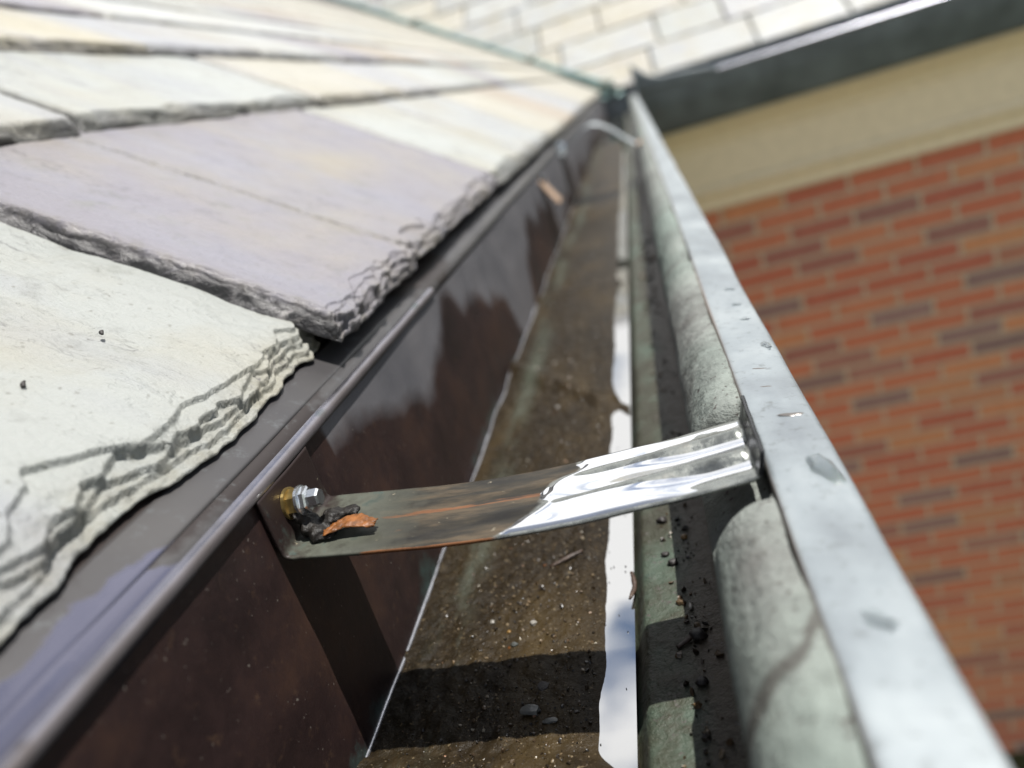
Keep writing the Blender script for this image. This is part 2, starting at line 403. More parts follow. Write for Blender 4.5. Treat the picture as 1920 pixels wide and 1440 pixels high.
# ------------------------------------------------------------------ ground and building
V, Fc = box(-90, 90, -90, 90, -5.6, -5.1)
tag(mk('ground', V, Fc, MAT_GROUND, smooth=False), kind='structure')
bld = thing('brick_building', 'red brick building wing with cream frieze under its eave, beyond the grey gutter rim', 'building', (0, YW, -5.1))
V, Fc = box(-.30, 9, YW, YW+.3, -5.1, -.35); mk('wall', V, Fc, MAT_BRICK, bld, smooth=False)
V, Fc = box(-.62, -.32, -6, YW-.003, -5.1, -.22); mk('wall', V, Fc, MAT_BRICK, bld, smooth=False)
def xsweep(prof, x0, x1, n=2):
    P = np.array(prof); xs = np.linspace(x0, x1, n)
    V = np.array([[(x, p[0], p[1]) for p in P] for x in xs]).reshape(-1, 3)
    return V, gridf(n, len(P))
fr = [(YW-.002, -.366), (YW-.150, -.366), (YW-.150, -.388), (YW-.135, -.402), (YW-.110, -.425), (YW-.085, -.465), (YW-.080, -.490), (YW-.062, -.495), (YW-.060, -.70), (YW-.07, -.703), (YW-.082, -.715), (YW-.085, -.735), (YW-.075, -.75), (YW-.06, -.765), (YW-.052, -.80), (YW-.05, -.835), (YW-.002, -.837)]
V, Fc = xsweep(fr, -.3, 9); mk('frieze', V, Fc, MAT_CREAM, bld, smooth=False)
fr2 = [(-.318, -.225), (-.205, -.225), (-.205, -.245), (-.23, -.29), (-.235, -.33), (-.255, -.335), (-.255, -.52), (-.25, -.56), (-.318, -.58)]
V = np.array([[(p[0], y, p[1]) for p in fr2] for y in (-6, YW-.12)]).reshape(-1, 3); mk('frieze', V, gridf(2, len(fr2)), MAT_CREAM, bld, smooth=False)
V, Fc = box(-.40, -.1448, -6, YB-.002, -.224, -.208); mk('soffit', V, Fc, MAT_CREAM, bld, smooth=False)
V, Fc = box(-.14, 9, YB+.024, YW-.003, -.348, -.30); mk('soffit', V, Fc, MAT_CREAM, bld, smooth=False)

# ------------------------------------------------------------------ slates
def slate(a0, a1, s0, s1, res, T=T, L=4, we=.006, ws0=.003, ws1=.003, amp=1., wav=.0015, seed=0, clip=None, thin=0, reso=None, hoff=0, roughtop=.0006, tilt=(0, 0), frame='own', fq=24., oc=3, soft=.0012, resa=None, trench=0., arcs=False, dark=.85, darke=.7, cleft=0.):
    """a slate as a grid height field: flaky layered edges; a along the eave, s up the slope. returns V, F, edge attr"""
    rf = reso or res
    def axis(lo, hi, wlo, whi, res):
        L_ = hi-lo; u = [0.]
        while u[-1] < L_:
            t = u[-1]; u.append(t+(rf if (t < wlo or t > L_-whi) else min(res, rf*3 if (t < wlo+.01 or t > L_-whi-.01) else res)))
        u = np.array(u); return u/u[-1]
    ua = axis(a0, a1, ws0*2.2+.002, ws1*2.2+.001, resa or res); us_ = axis(s0, s1, we*2.3+.002, 0, res)
    UA, US = np.meshgrid(ua, us_)
    A = a0+UA*(a1-a0); Sg = s0+US*(s1-s0)
    e0 = s0+wav*fbm(A*18, seed*3.1, o=3, sd=seed)+wav*.45*fbm(A*90, seed, o=3, sd=seed+5)
    l0 = a0+wav*fbm(Sg*14, seed*7.7, o=3, sd=seed+9)+wav*.35*fbm(Sg*90, seed, o=2, sd=seed+11)
    l1 = a1+wav*fbm(Sg*14, seed*5.7, o=3, sd=seed+19)+wav*.2*fbm(Sg*90, seed, o=2, sd=seed+12)
    A = l0+UA*(l1-l0); Sg = e0+US*(s1-e0)
    de, d0, d1 = Sg-e0, A-l0, l1-A
    h = np.zeros_like(A); dig = np.zeros_like(A); dmin = np.minimum(np.minimum(de, d0), d1)
    for i in range(L):
        k = i/max(1, L-1)
        ne = fbm(A*fq, Sg*fq*1.2, i*3.3, oc, sd=seed+31*i)
        if arcs:
            fi = fq*(.8+.5*_h(np.array([i]), np.array([1]), np.array([2]), seed)[0]); ph = A*fi+2.1*i+.25*vn(A*fq*3, i, sd=seed+3)
            ne = .75*ne+.38*(np.abs((ph % 1)-.5)*2-.5)*(.7+.5*vn(A*9, i*2., sd=seed+8))+.07*fbm(A*170, Sg*170, i, 3, sd=seed+i)
        nzs = fbm(A*fq*2.5, Sg*fq*.4, i*5.1, oc, sd=seed+57*i+3)
        qe = de-we*k*(1+amp*2.2*ne); qs = d0-ws0*k*(1+amp*2.0*nzs); q1 = d1-ws1*k*(1+amp*nzs)
        if i == 0: qe = de+1e-5; qs = d0+1e-5; q1 = d1+1e-5
        sm = soft if i else rf*.5
        q = np.minimum(np.minimum(qe, qs), q1)
        wgt = (1+.7*vn(i*1.7, seed, sd=3))
        h += wgt*sstep(0, sm, q)
        if trench and i: dig = dig+trench*np.exp(-((q+sm*.4)/(sm*.8))**2)*(.4+.6*sstep(-.3, .4, fbm(A*40, Sg*40, i, 2, sd=seed+i*3)))
    h *= T/h.max(); h = h-dig*sstep(0, .002, dmin)
    em = 1-sstep(0, max(we, ws0, .004)*1.5, dmin)
    h += roughtop*fbm(A*24, Sg*24, 0, 5, sd=seed+77)*np.clip(h/T, 0, 1)*sstep(0, .004, dmin)
    h += .0011*fbm(A*300, Sg*300, 0, 3, sd=seed+79)*em*sstep(0, .0015, dmin)*(rf < .0015)
    if cleft:
        f1 = fbm(A*8+seed, Sg*11, 0, 5, sd=seed+201); f2 = fbm(A*17, Sg*15+seed, 3, 5, sd=seed+202)
        h += cleft*(sstep(0, .03, f1)+.6*sstep(.12, .145, f2)-.5*sstep(-.2, -.22, f2))*sstep(.006, .014, dmin)
    hb = np.zeros_like(A)
    h = np.maximum(h, 2e-4)
    tl = hoff+tilt[0]*(A-(a0+a1)/2)+tilt[1]*(Sg-s0)
    def place(hh):
        if frame == 'own': return P0+Sg[..., None]*TV+np.array([0, 1, 0])*A[..., None]+(hh+tl)[..., None]*NV
        return W0+Sg[..., None]*WT+np.array([1, 0, 0])*A[..., None]+(hh+tl)[..., None]*WNV
    top, bot = place(h), place(hb)
    keep = np.ones_like(A, bool)
    if clip is not None: keep &= clip(top)
    kc = keep[:-1, :-1] & keep[1:, :-1] & keep[:-1, 1:] & keep[1:, 1:]
    if not kc.any(): return None
    idx = np.arange(A.size).reshape(A.shape); N = A.size
    q = np.stack([idx[:-1, :-1], idx[:-1, 1:], idx[1:, 1:], idx[1:, :-1]], -1)
    ft = q[kc]; fb = q[kc][:, ::-1]+N
    sides = []
    kp = np.pad(kc, 1)
    for (di, dj, c0, c1) in ((-1, 0, 0, 1), (0, 1, 1, 2), (1, 0, 2, 3), (0, -1, 3, 0)):
        nb = kp[1+di:1+di+kc.shape[0], 1+dj:1+dj+kc.shape[1]]
        e = q[kc & ~nb]
        sides.append(np.stack([e[:, c1], e[:, c0], e[:, c0]+N, e[:, c1]+N], -1))
    Fc = np.vstack([ft, fb]+sides)
    V = np.vstack([top.reshape(-1, 3), bot.reshape(-1, 3)])
    if frame != 'own': Fc = Fc[:, ::-1]
    Fc = Fc[:, ::-1] if frame == 'own' else Fc
    used = np.unique(Fc); rm = -np.ones(len(V), int); rm[used] = np.arange(len(used))
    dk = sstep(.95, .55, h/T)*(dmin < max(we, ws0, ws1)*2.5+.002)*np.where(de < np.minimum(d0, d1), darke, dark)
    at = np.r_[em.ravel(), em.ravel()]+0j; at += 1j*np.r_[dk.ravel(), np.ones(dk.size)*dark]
    return V[used], rm[Fc], at[used]

PAL = dict(green=(.235, .245, .232), purple=(.146, .138, .158), cream=(.285, .272, .23), grey=(.235, .24, .248), tan=(.26, .22, .175), pale=(.262, .27, .262), yel=(.30, .278, .215))
roof = thing('slate_roof', 'near slate roof slope with ragged chipped eave slates overhanging the copper gutter', 'roof', (-.136, .3, -.0605))
def add_slate(par, args, color, label=None, name='slate'):
    r = slate(**args)
    if r is None: return None
    if par.name.startswith('slate_roof.'): color = tuple(c*.96 for c in color)
    V, Fc, em = r
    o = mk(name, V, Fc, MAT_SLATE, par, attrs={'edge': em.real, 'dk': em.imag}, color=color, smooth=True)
    if label: o['label'] = label
    return o
c1h, c0h = -T, -2*T-.0004
# exposed starter slate, nearest the camera
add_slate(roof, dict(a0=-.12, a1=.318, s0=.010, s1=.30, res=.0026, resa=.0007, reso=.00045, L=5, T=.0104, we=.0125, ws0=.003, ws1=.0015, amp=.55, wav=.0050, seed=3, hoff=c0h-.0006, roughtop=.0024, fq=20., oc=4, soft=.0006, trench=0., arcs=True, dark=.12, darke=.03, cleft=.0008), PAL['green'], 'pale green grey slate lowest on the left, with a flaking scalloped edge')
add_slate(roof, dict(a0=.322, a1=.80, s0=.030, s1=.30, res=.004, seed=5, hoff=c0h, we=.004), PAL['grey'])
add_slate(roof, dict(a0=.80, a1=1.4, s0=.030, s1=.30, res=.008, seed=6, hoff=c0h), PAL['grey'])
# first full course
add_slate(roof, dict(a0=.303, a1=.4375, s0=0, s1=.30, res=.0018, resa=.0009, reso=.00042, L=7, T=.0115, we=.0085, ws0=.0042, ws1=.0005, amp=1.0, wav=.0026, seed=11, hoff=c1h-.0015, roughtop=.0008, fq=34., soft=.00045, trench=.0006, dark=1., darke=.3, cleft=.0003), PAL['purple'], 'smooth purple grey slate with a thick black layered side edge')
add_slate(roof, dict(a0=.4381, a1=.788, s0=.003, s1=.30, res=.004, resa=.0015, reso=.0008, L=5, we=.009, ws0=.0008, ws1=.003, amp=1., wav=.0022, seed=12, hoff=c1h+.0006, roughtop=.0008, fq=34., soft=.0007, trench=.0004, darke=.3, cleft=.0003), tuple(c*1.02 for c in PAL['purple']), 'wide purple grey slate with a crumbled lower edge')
todo = []
sk = [0, .215, .355]+[.355+.14*i for i in range(1, 22)]
rs = random.Random(21)
names = ['green', 'grey', 'cream', 'pale', 'green', 'tan', 'purple', 'yel']
start = {0: [.790, 1.022], 1: [-.05, .448, .832], 2: [.30, .755, 1.02]}
first = {0: ['green', 'pale'], 1: ['pale', 'green', 'cream'], 2: ['yel', 'grey', 'pale']}
for i in range(len(sk)-1):
    ys = list(start.get(i, [rs.uniform(.3, .6)]))
    cl = list(first.get(i, []))
    while ys[-1] < 7.5: ys.append(ys[-1]+rs.choice([.24, .28, .32, .36, .4]))
    for j in range(len(ys)-1):
        c = cl[j] if j < len(cl) else rs.choice(names)
        base = PAL[c]; v = rs.uniform(.88, 1.1)
        s0 = sk[i]+rs.uniform(-.002, .004); s1 = sk[i+1]+.05
        x = P0[0]+TV[0]*s0
        if ys[j] > yvalley(x)+.1: continue
        y0 = ys[j]+rs.uniform(.001, .003); y1 = ys[j+1]-rs.uniform(.0, .002)
        ctr = P0+TV*s0+np.array([0, (y0+y1)/2, 0])
        todo.append((np.linalg.norm(ctr), i, y0, y1, s0, s1, tuple(k*v for k in base), rs.uniform(-.012, .012)))
todo.sort(key=lambda t: t[0])
rest = []
clipf = lambda P: P[..., 1] < yvalley(P[..., 0])-.012
for k, (d, i, y0, y1, s0, s1, c, tl) in enumerate(todo):
    res = .006 if d < 1.1 else .010 if d < 2 else .016; ro = .0014 if d < .8 else .0022 if d < 1.2 else .006 if d < 2 else .014
    args = dict(a0=y0, a1=y1, s0=s0, s1=s1, res=res, reso=ro, L=4 if ro < .003 else 2, we=.006 if i else .008, ws0=.0025, ws1=.002, wav=.002, seed=100+k, hoff=(min(i, 2)-1)*T+.0006*(i > 0)-.030*max(0, s0-.4), clip=clipf, tilt=(tl*.3, -.9*T/.14 if i > 1 else 0), trench=.0012 if ro < .003 else 0, roughtop=.0005)
    if k < 94:
        lb = None
        if k == 0 or (i == 1 and y0 < .1): lb = None
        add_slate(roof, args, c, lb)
    else: rest.append((args, c))
VV = []; FF = []; EE = []; n0 = 0
for args, c in rest:
    args['res'] = .024; args['reso'] = .012
    r = slate(**args)
    if r is None: continue
    VV.append(r[0]); FF.append(r[1]+n0); EE.append(r[2]); n0 += len(r[0])
if VV:
    o = mk('far_slates', np.vstack(VV), np.vstack(FF), MAT_SLATE, roof, attrs={'edge': np.concatenate(EE).real, 'dk': np.concatenate(EE).imag}, color=PAL['cream']); o['kind'] = 'stuff'
dt = TV
def own(s, y, off): return P0+dt*s+np.array([0, y, 0])+NV*off
sD = 3.6
c = [own(.02, -3, -.023), own(.02, 4.40, -.023), own(sD, 4.4+sD*.832*.93, -.023), own(sD, -3, -.023)]
mk('roof_deck', c, [(0, 1, 2, 3)], MAT_DECK, roof, smooth=False)

wroof = thing('slate_roof', 'sunlit pale slate roof of the building wing, across the green copper valley', 'roof', (0, 4.4, -.062))
wc = ['pale', 'cream', 'pale', 'grey', 'pale', 'green', 'cream', 'pale']
clipw = lambda P: P[..., 1] < 4.4+(P[..., 0]+.136)*-1-0.0 if False else (P[..., 0] > -.136-(P[..., 1]-4.4)+.012)
k = 0; sw = [0]+[.275*i for i in range(1, 13)]
for i in range(len(sw)-1):
    xs = [-.38] if i == 0 else [-3.2]
    xs = [.149-.45, .149, .68, 1.13] if i == 0 else [rs.uniform(-.5, -.3)-.5*math.ceil(sw[i]*1.9)]
    while xs[-1] < 2.2: xs.append(xs[-1]+rs.choice([.36, .42, .48, .54]))
    for j in range(len(xs)-1):
        cc = rs.choice(wc); v = rs.uniform(.92, 1.1)
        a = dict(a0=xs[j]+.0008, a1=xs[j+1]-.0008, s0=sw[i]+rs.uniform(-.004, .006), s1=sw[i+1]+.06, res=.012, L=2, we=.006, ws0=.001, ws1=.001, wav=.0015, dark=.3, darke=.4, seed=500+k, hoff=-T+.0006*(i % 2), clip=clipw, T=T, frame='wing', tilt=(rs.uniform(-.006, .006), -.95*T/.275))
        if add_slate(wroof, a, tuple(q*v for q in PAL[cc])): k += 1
dtw = WT
sE = 3.3
def wing(s, x, off): return W0+dtw*s+np.array([x, 0, 0])+WNV*off
mk('roof_deck', [wing(.02, -.14, -.03), wing(.02, 9, -.03), wing(sE, 9, -.03), wing(sE, -.136-sE*.832*.95, -.03)], [(0, 1, 2, 3)], MAT_DECK, wroof, smooth=False)

# ------------------------------------------------------------------ valley
val = thing('valley_flashing', 'long green copper valley rib running up between the two slate roofs', 'roof valley', (-.1, 4.37, -.08))
d = np.array([-1.95, 1.864, 1.243]); d /= np.linalg.norm(d)
B = np.array([-.0944, 4.3534, -.0931]); side = np.array([.69, .72, 0]); up = np.cross(side, d); up /= np.linalg.norm(up)
if up[2] < 0: up = -up
side = np.cross(d, up)
ts = np.linspace(-.02, 5.2, 60)
pr = cr([(-.085, .012), (-.04, .005), (-.022, .010), (-.018, .050), (0, .064), (.018, .050), (.022, .010), (.04, -.002), (.085, .012)], 33)
V = np.array([[B+d*t+side*(p[0]+.003*math.sin(t*9))+up*(p[1]+.002*math.sin(t*13)) for p in pr] for t in ts]).reshape(-1, 3)
mk('rib', V, gridf(len(ts), len(pr)), MAT_CU_GREEN, val)
def blob(c, r, seed=0, sub=2, nz=.25, fq=1.5):
    bm = bmesh.new(); bmesh.ops.create_icosphere(bm, subdivisions=sub, radius=1)
    V = np.array([v.co[:] for v in bm.verts]); Fc = [[v.index for v in f.verts] for f in bm.faces]; bm.free()
    k = 1+nz*fbm(V[:, 0]*fq+seed, V[:, 1]*fq, V[:, 2]*fq, 4, sd=seed)
    return np.asarray(c)+V*k[:, None]*np.asarray(r), Fc
for t in (.03, .62, 1.75):
    V, Fc = blob(B+d*t+up*.064, (.034, .034, .02), int(t*10)+3, 3); o = mk('solder_lump', V, Fc, MAT_CLIP, val)

# ------------------------------------------------------------------ near gutter
ycam = np.unique(np.r_[np.linspace(-1.2, .05, 10), np.linspace(.05, .7, 330), np.geomspace(.7, 4.2, 120)])
def yend(x): return YF+(.033-x)
def sweep(prof, ys, wob=.0006, seed=0, fq=9., extra=None, mitre=True):
    P = np.asarray(prof); n = len(P); Y = np.repeat(ys[:, None], n, 1); X = np.repeat(P[None, :, 0], len(ys), 0); Z = np.repeat(P[None, :, 1], len(ys), 0)
    if mitre:
        ye = yend(P[:, 0]); Y = np.minimum(Y, ye[None, :]); Y[-1] = ye
    X = X+wob*fbm(Y*fq, Z*20, 3., 3, sd=seed); Z = Z+wob*fbm(Y*fq, X*20, 7., 3, sd=seed+4)
    if extra is not None: X, Y, Z = extra(X, Y, Z)
    return np.stack([X, Y, Z], -1).reshape(-1, 3), gridf(len(ys), n)
gut = thing('gutter', 'weathered copper box gutter holding muddy water, running away from the viewer', 'gutter', (-.06, .3, -.2))
# apron
ap = lin([(-.30, -.0815+(.30-.146)*.667), (-.146, -.0815), (-.1432, -.0840), (XB, -.0895)], 70)
V, Fc = sweep(ap, ycam, .0005, 1)
Y = V[:, 1]; s_ = (-.142-V[:, 0])
stain = .56+.5*fbm(Y*9+4, s_*30, 0, 4, sd=8)-np.abs(s_-.016)*12
stain = np.where(Y > .62, stain-.3*(Y-.62)*5, stain)
wet = .5+((.000+(.165-Y)*.15)-s_)*30+.28*fbm(Y*22, s_*40, 0, 3, sd=12)
solid(mk('apron', V, Fc[:, ::-1], MAT_APRON, gut, attrs={'stain': stain, 'wet': wet}), .0008)
# drip edge piece with open hem, ends part way
yd = ycam[ycam < .449]
yd = np.r_[yd, .449]
dp = [(-.1575, -.0728), (-.152, -.0762), (-.1465, -.0799), (-.1462, -.0806), (-.1468, -.0816)]
V1, F1 = sweep(lin(dp, 14), yd, .0004, 21, mitre=False)
st = .55+.5*fbm(V1[:, 1]*14, 1., 0, 3, sd=31)-.35
solid(mk('drip_edge', V1, F1[:, ::-1], MAT_APRON, gut, attrs={'stain': st, 'wet': .5+((.165-V1[:, 1])*.15-(-.142-V1[:, 0]))*30+.25*fbm(V1[:, 1]*22, V1[:, 0]*40, 0, 3, sd=12)}), .0005, 1)
hb = [(-.1464, -.0826), (-.1440, -.0832), (-.1418, -.0842), (-.1404, -.0851), (-.1398, -.0860), (-.1398, -.0874), (-.1402, -.0886), (-.1418, -.0888)]
V2, F2 = sweep(cr(hb, 20), yd, .0004, 22, mitre=False)
mk('hem', V2, F2, MAT_HEM, gut, attrs={'top': sstep(-.1400, -.1412, V2[:, 0])*(V2[:, 2] > -.0875)})
# back panel
bp = lin([(XB, -.0885), (XB+.0004, -.14), (XB-.0002, -.197)], 90)
V, Fc = sweep(bp, ycam, .0009, 2, 7.)
Y, Z = V[:, 1], V[:, 2]
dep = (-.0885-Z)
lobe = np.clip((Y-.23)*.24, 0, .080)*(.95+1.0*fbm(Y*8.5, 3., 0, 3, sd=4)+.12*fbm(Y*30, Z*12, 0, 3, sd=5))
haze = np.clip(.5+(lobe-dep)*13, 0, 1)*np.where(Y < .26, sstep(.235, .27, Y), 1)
verd = np.clip(.50-(Z+.195)*13, 0, .6)+.12*fbm(Y*20, Z*20, 0, 3, sd=9)
mk('back_panel', V, Fc, MAT_WALL, gut, attrs={'haze': haze, 'verd': verd})
# floor pan and front
fpz = lin([(XB-.0002, -.2035), (-.047, -.2035)], 20)
V, Fc = sweep(fpz, ycam, 0, 3); mk('floor_pan', V, Fc, MAT_WALL, gut, attrs={'haze': np.zeros(len(V)), 'verd': np.zeros(len(V))})
fp = [(-.0475, -.2030), (-.0440, -.1995), (-.0400, -.1915), (-.0372, -.1895), (-.030, -.1888), (-.020, -.1880), (-.0120, -.1868), (-.0070, -.1835), (-.0050, -.1760), (-.0042, -.1640), (-.0052, -.1500), (-.0068, -.1400), (-.0071, -.1340), (-.0052, -.1263), (-.0025, -.1213), (.0014, -.1168), (.0062, -.1138), (.0100, -.1131), (.0128, -.1130)]
FPR = cr(fp, 110)
def fdent(X, Y, Z):
    k = sstep(-.150, -.128, Z)
    dn = .0011*fbm(Y*14, Z*30, 2., 4, sd=40)+.0009*fbm(Y*45, Z*60, 2., 3, sd=44)
    g = np.abs((Y+.35*(X+.002)+.004*vn(Y*20, Z*30, sd=3))*5.2 % 1-.5)        # dents/creases across the roll
    cr_ = np.exp(-((g)/.05)**2)*k*sstep(.30, .42, Y)
    k2 = sstep(.187, .196, Y+.001*vn(Y*300, Z*200, sd=2))*sstep(.254, .245, Y)*sstep(-.140, -.118, Z)*sstep(.0132, .0112, X)
    return X+(dn-.0010*cr_)*k+.004*k2, Y, Z+(dn-.0016*cr_)*k-.0085*k2
V, Fc = sweep(FPR, ycam, .0004, 5, extra=fdent)
X, Y, Z = V.T
rollm = sstep(-.152, -.140, Z)
teal = .42-np.abs(Y-.225)*9-np.abs(X+.034)*18  # teal where the strap's shadow crosses the ledge, darkened in the colour too
g = np.abs((Y+.35*(X+.002)+.004*vn(Y*20, Z*30, sd=3))*5.2 % 1-.5)
crk = np.where(Y > .30, .62-g*7, 0)*rollm
g2 = np.abs(Y-(.126+.6*(X-.004)+.006*vn(X*150, 1., sd=8)))                   # the brown seam across the near roll
crk = np.maximum(crk, (.80-g2*95)*rollm); crk = np.maximum(crk, np.clip(.62-(.0132-X)*220, 0, 1)*rollm)
mk('front_panel', V, Fc, MAT_FRONT, gut, attrs={'roll': rollm, 'teal': teal, 'crack': np.clip(crk, 0, 1), 'brown_lift': sstep(-.028, -.016, X+.004*fbm(Y*30, X*40, 0, 3, sd=66))*(1-rollm)})
# rim
rp_ = cr([(.0129, -.1190), (.0126, -.1150), (.0128, -.1130), (.0138, -.1121), (.0165, -.1120), (.0235, -.1127), (.0300, -.1137), (.0322, -.1146), (.0330, -.1168), (.0330, -.1230)], 44)
def rdent(X, Y, Z):
    b = .0007*fbm(Y*22, X*50, 1., 3, sd=60)
    return X+.0006*fbm(Y*10, 1., 1., 2, sd=61), Y, Z+b
V, Fc = sweep(rp_, ycam, .0002, 7, extra=rdent)
cu = np.clip(1-(V[:, 0]-.0126)/.0012, 0, 1)*.8
mk('rim', V, Fc, MAT_RIM, gut, attrs={'cu': cu})
os_ = cr([(.0330, -.1225), (.0322, -.135), (.028, -.150), (.014, -.170), (.002, -.190), (-.004, -.203), (-.012, -.2065), (-.08, -.2068), (-.141, -.2068), (-.1440, -.2050), (-.1442, -.15), (-.1442, -.0895)], 60)
V, Fc = sweep(os_, ycam[::3] if ycam[::3][-1] == ycam[-1] else np.r_[ycam[::3], ycam[-1]], 0, 9); mk('outer_shell', V, Fc, MAT_DARKCU, gut)
# bright bead added for the sky reflected at the water's edge on the back panel
ysb = ycam[ycam < 2.5]
seam = []
for y in ysb:
    rr_ = .00105*(1+.35*float(vn(y*55, 2., sd=14))); cx = XB+.0006+.0009*float(vn(y*28, 5., sd=15)); cz = -.1938+.0004*float(vn(y*40, 7., sd=16))
    seam.append([(cx+rr_*math.cos(t), y, cz+rr_*math.sin(t)) for t in np.linspace(-.6, 2.4, 8)])
V = np.array(seam).reshape(-1, 3); mk('meniscus_line', V, gridf(len(ysb), 8)[:, ::-1], MAT_MENISCUS, gut)

# ------------------------------------------------------------------ silt and water
xs = np.r_[np.linspace(XB, -.075, 66), np.linspace(-.0745, -.0455, 60)]; ysl = np.unique(np.r_[np.linspace(-.6, .1, 20), np.linspace(.1, .62, 400), np.geomspace(.62, 4.2, 160)])
Xg, Yg = np.meshgrid(xs, ysl)
shore = -.0570+.0016*fbm(Yg*30, 1., 0, 3, sd=70)
prof = np.where(Xg < shore, -.1985+np.minimum((shore-Xg)*.16, .0012+(shore-Xg)*.04), -.1985-np.minimum((Xg-shore)*.5, .0028))
bumpy = .0011*fbm(Xg*120, Yg*120, 0, 4, sd=71)+.0006*fbm(Xg*500, Yg*500, 0, 2, sd=72)
bumpy *= np.clip((shore-Xg)/.016, .06, 1)
dam = .0040*np.exp(-(((Yg-.478)+(Xg+.055)*1.3+.004*vn(Yg*90, Xg*90, sd=4))/.013)**2)+.0038*sstep(.192, .180, Yg+(Xg+.05)*.1)+.0032*np.exp(-((Yg-.80)/.012)**2)+.0018*sstep(1.2, 1.6, Yg)-.012*sstep(2.5, 3.0, Yg)
Zg = prof+bumpy+dam*(1-.0*Xg)
V = np.stack([Xg, Yg, Zg], -1).reshape(-1, 3)
smear = np.exp(-(((V[:, 0]+.122)-.01*fbm(V[:, 1]*6, 0., o=2, sd=5))/.007)**2)
tag(mk('silt', V, gridf(len(ysl), len(xs)), MAT_SILT, base=(-.09, .3, -.2), attrs={'smear': smear}), 'wet dark brown silt covering the gutter floor', 'silt', kind='stuff')
yw_ = np.r_[np.linspace(.10, 1.9, 400), np.linspace(1.95, 4.38, 40)]; xw = np.linspace(-.1419, -.0449, 30)
Xw, Yw = np.meshgrid(xw, yw_); Zw = -.1985+.00005*fbm(Yw*30, Xw*60, 0, 3, sd=80)
tag(mk('water', np.stack([Xw, Yw, Zw], -1).reshape(-1, 3), gridf(len(yw_), len(xw)), MAT_WATER), kind='structure')

# ------------------------------------------------------------------ strap hangers
def strap(name, label, path, y0, y1, ribs=True, mat=MAT_STRAP, group=None, n=150, nq=41, base=None):
    t = thing(name, label, 'gutter strap', base or (path[0][0], y0, path[0][1]), group)
    P = lin(path, n); al = np.linspace(0, 1, n)
    tg = np.gradient(P, axis=0); tg /= np.linalg.norm(tg, axis=1)[:, None]; nm = np.stack([-tg[:, 1], tg[:, 0]], 1)
    q = np.linspace(0, 1, nq)
    flatz = np.abs(tg[:, 0])                         # no ribs on the upturned ends
    amp = .0016*sstep(-.075, -.005, P[:, 0])*sstep(.0112, .0085, P[:, 0])*flatz+.0006*sstep(-.125, -.08, P[:, 0])*flatz
    rib = lambda c, w_: np.exp(-((q-c)/w_)**2)
    prof = rib(.36, .085)+rib(.72, .085)-.5*rib(.23, .07)-.5*rib(.59, .07)
    H = amp[:, None]*prof[None, :] if ribs else 0*amp[:, None]*q[None, :]
    X = P[:, 0:1]+nm[:, 0:1]*H; Z = P[:, 1:2]+nm[:, 1:2]*H; Y = np.repeat((y0+(y1-y0)*q)[None, :], n, 0)
    Z = Z+.0004*fbm(X*40, Y*40, 0, 3, sd=90)
    return t, P, al, q, X, Y, Z
path = [(-.1402, -.0890), (-.1400, -.1000), (-.1396, -.1085), (-.1386, -.1104), (-.132, -.1112), (-.110, -.1138), (-.090, -.1160), (-.071, -.1172), (-.045, -.1174), (-.015, -.1162), (.0045, -.1146), (.0098, -.1140), (.0106, -.1134), (.0116, -.1100), (.0124, -.1060)]
path = cr(path, 200).tolist()
st1, P, al, q, X, Y, Z = strap('strap_hanger', 'nearest ribbed metal strap across the gutter, half of it mirror wet and half brown', path, .2, .24)
# slight flare of the foot against the wall
bx_ = -.071+.030*(q[None, :])+.004*vn(q[None, :]*6, 1., sd=3)
wetb = np.clip(.5+(X-bx_)*10, 0, 1)
wallp = sstep(-.136, -.139, X)
streak = np.maximum(.62-np.abs(q[None, :]-.50-.10*al[:, None])*6.5, .70-np.abs(q[None, :]-.0)*22)*sstep(-.13, -.105, X)
streak = np.maximum(streak, .48-np.abs(q[None, :]-.30)*3-np.abs(X+.105)*14)
tealm = np.maximum(.62-np.abs(X+.137)*60-np.abs(q[None, :]-.05)*4, .55-np.abs(q[None, :]-.97)*6-np.abs(X+.118)*22)
V = np.stack([X, Y, Z], -1).reshape(-1, 3); nq = len(q)
o = mk('strap', V, gridf(len(P), nq), MAT_STRAP, st1, attrs={'al': np.repeat(al[:, None], nq, 1), 'q': np.repeat(q[None, :], len(P), 0), 'wetb': wetb, 'streak': streak, 'teal': tealm, 'tab': sstep(.0102, .0108, X)})
solid(o, .0011, 1)
# film of water lying on the strap
nf = 140; xf = np.linspace(-.080, .0095, nf); zf = np.interp(xf, P[:, 0], P[:, 1]); qf = np.linspace(.012, .988, 60)
Xf = np.repeat(xf[:, None], 60, 1); Yf = .2+.04*np.repeat(qf[None, :], nf, 0)
bxf = -.071+.030*qf[None, :]+.004*vn(qf[None, :]*6, 1., sd=3)+.0
dist_ = Xf-bxf
ribf = np.exp(-((qf-.36)/.12)**2)+np.exp(-((qf-.72)/.12)**2)-.4*np.exp(-((qf-.23)/.10)**2)-.4*np.exp(-((qf-.59)/.10)**2)
ampf = (.0009*sstep(-.045, .000, xf)+.00012)[:, None]
lev = .0010*sstep(0, .0035, dist_)-.0011*sstep(-.026, -.002, Xf)
edge_ = sstep(0, .05, qf)*sstep(1, .95, qf)
Zf = zf[:, None]+ampf*ribf[None, :]+lev*edge_[None, :]-.0006*sstep(.0, -.003, dist_)+.00045*fbm(Xf*34, Yf*62, 0, 2, sd=95)*sstep(0, .006, dist_)
Zf = Zf-.0006*(1-edge_[None, :])
V = np.stack([Xf, Yf, Zf], -1).reshape(-1, 3)
Fq = gridf(nf, 60); kp_ = (dist_.reshape(-1)[Fq] > -.003).all(1); Fq = Fq[kp_]
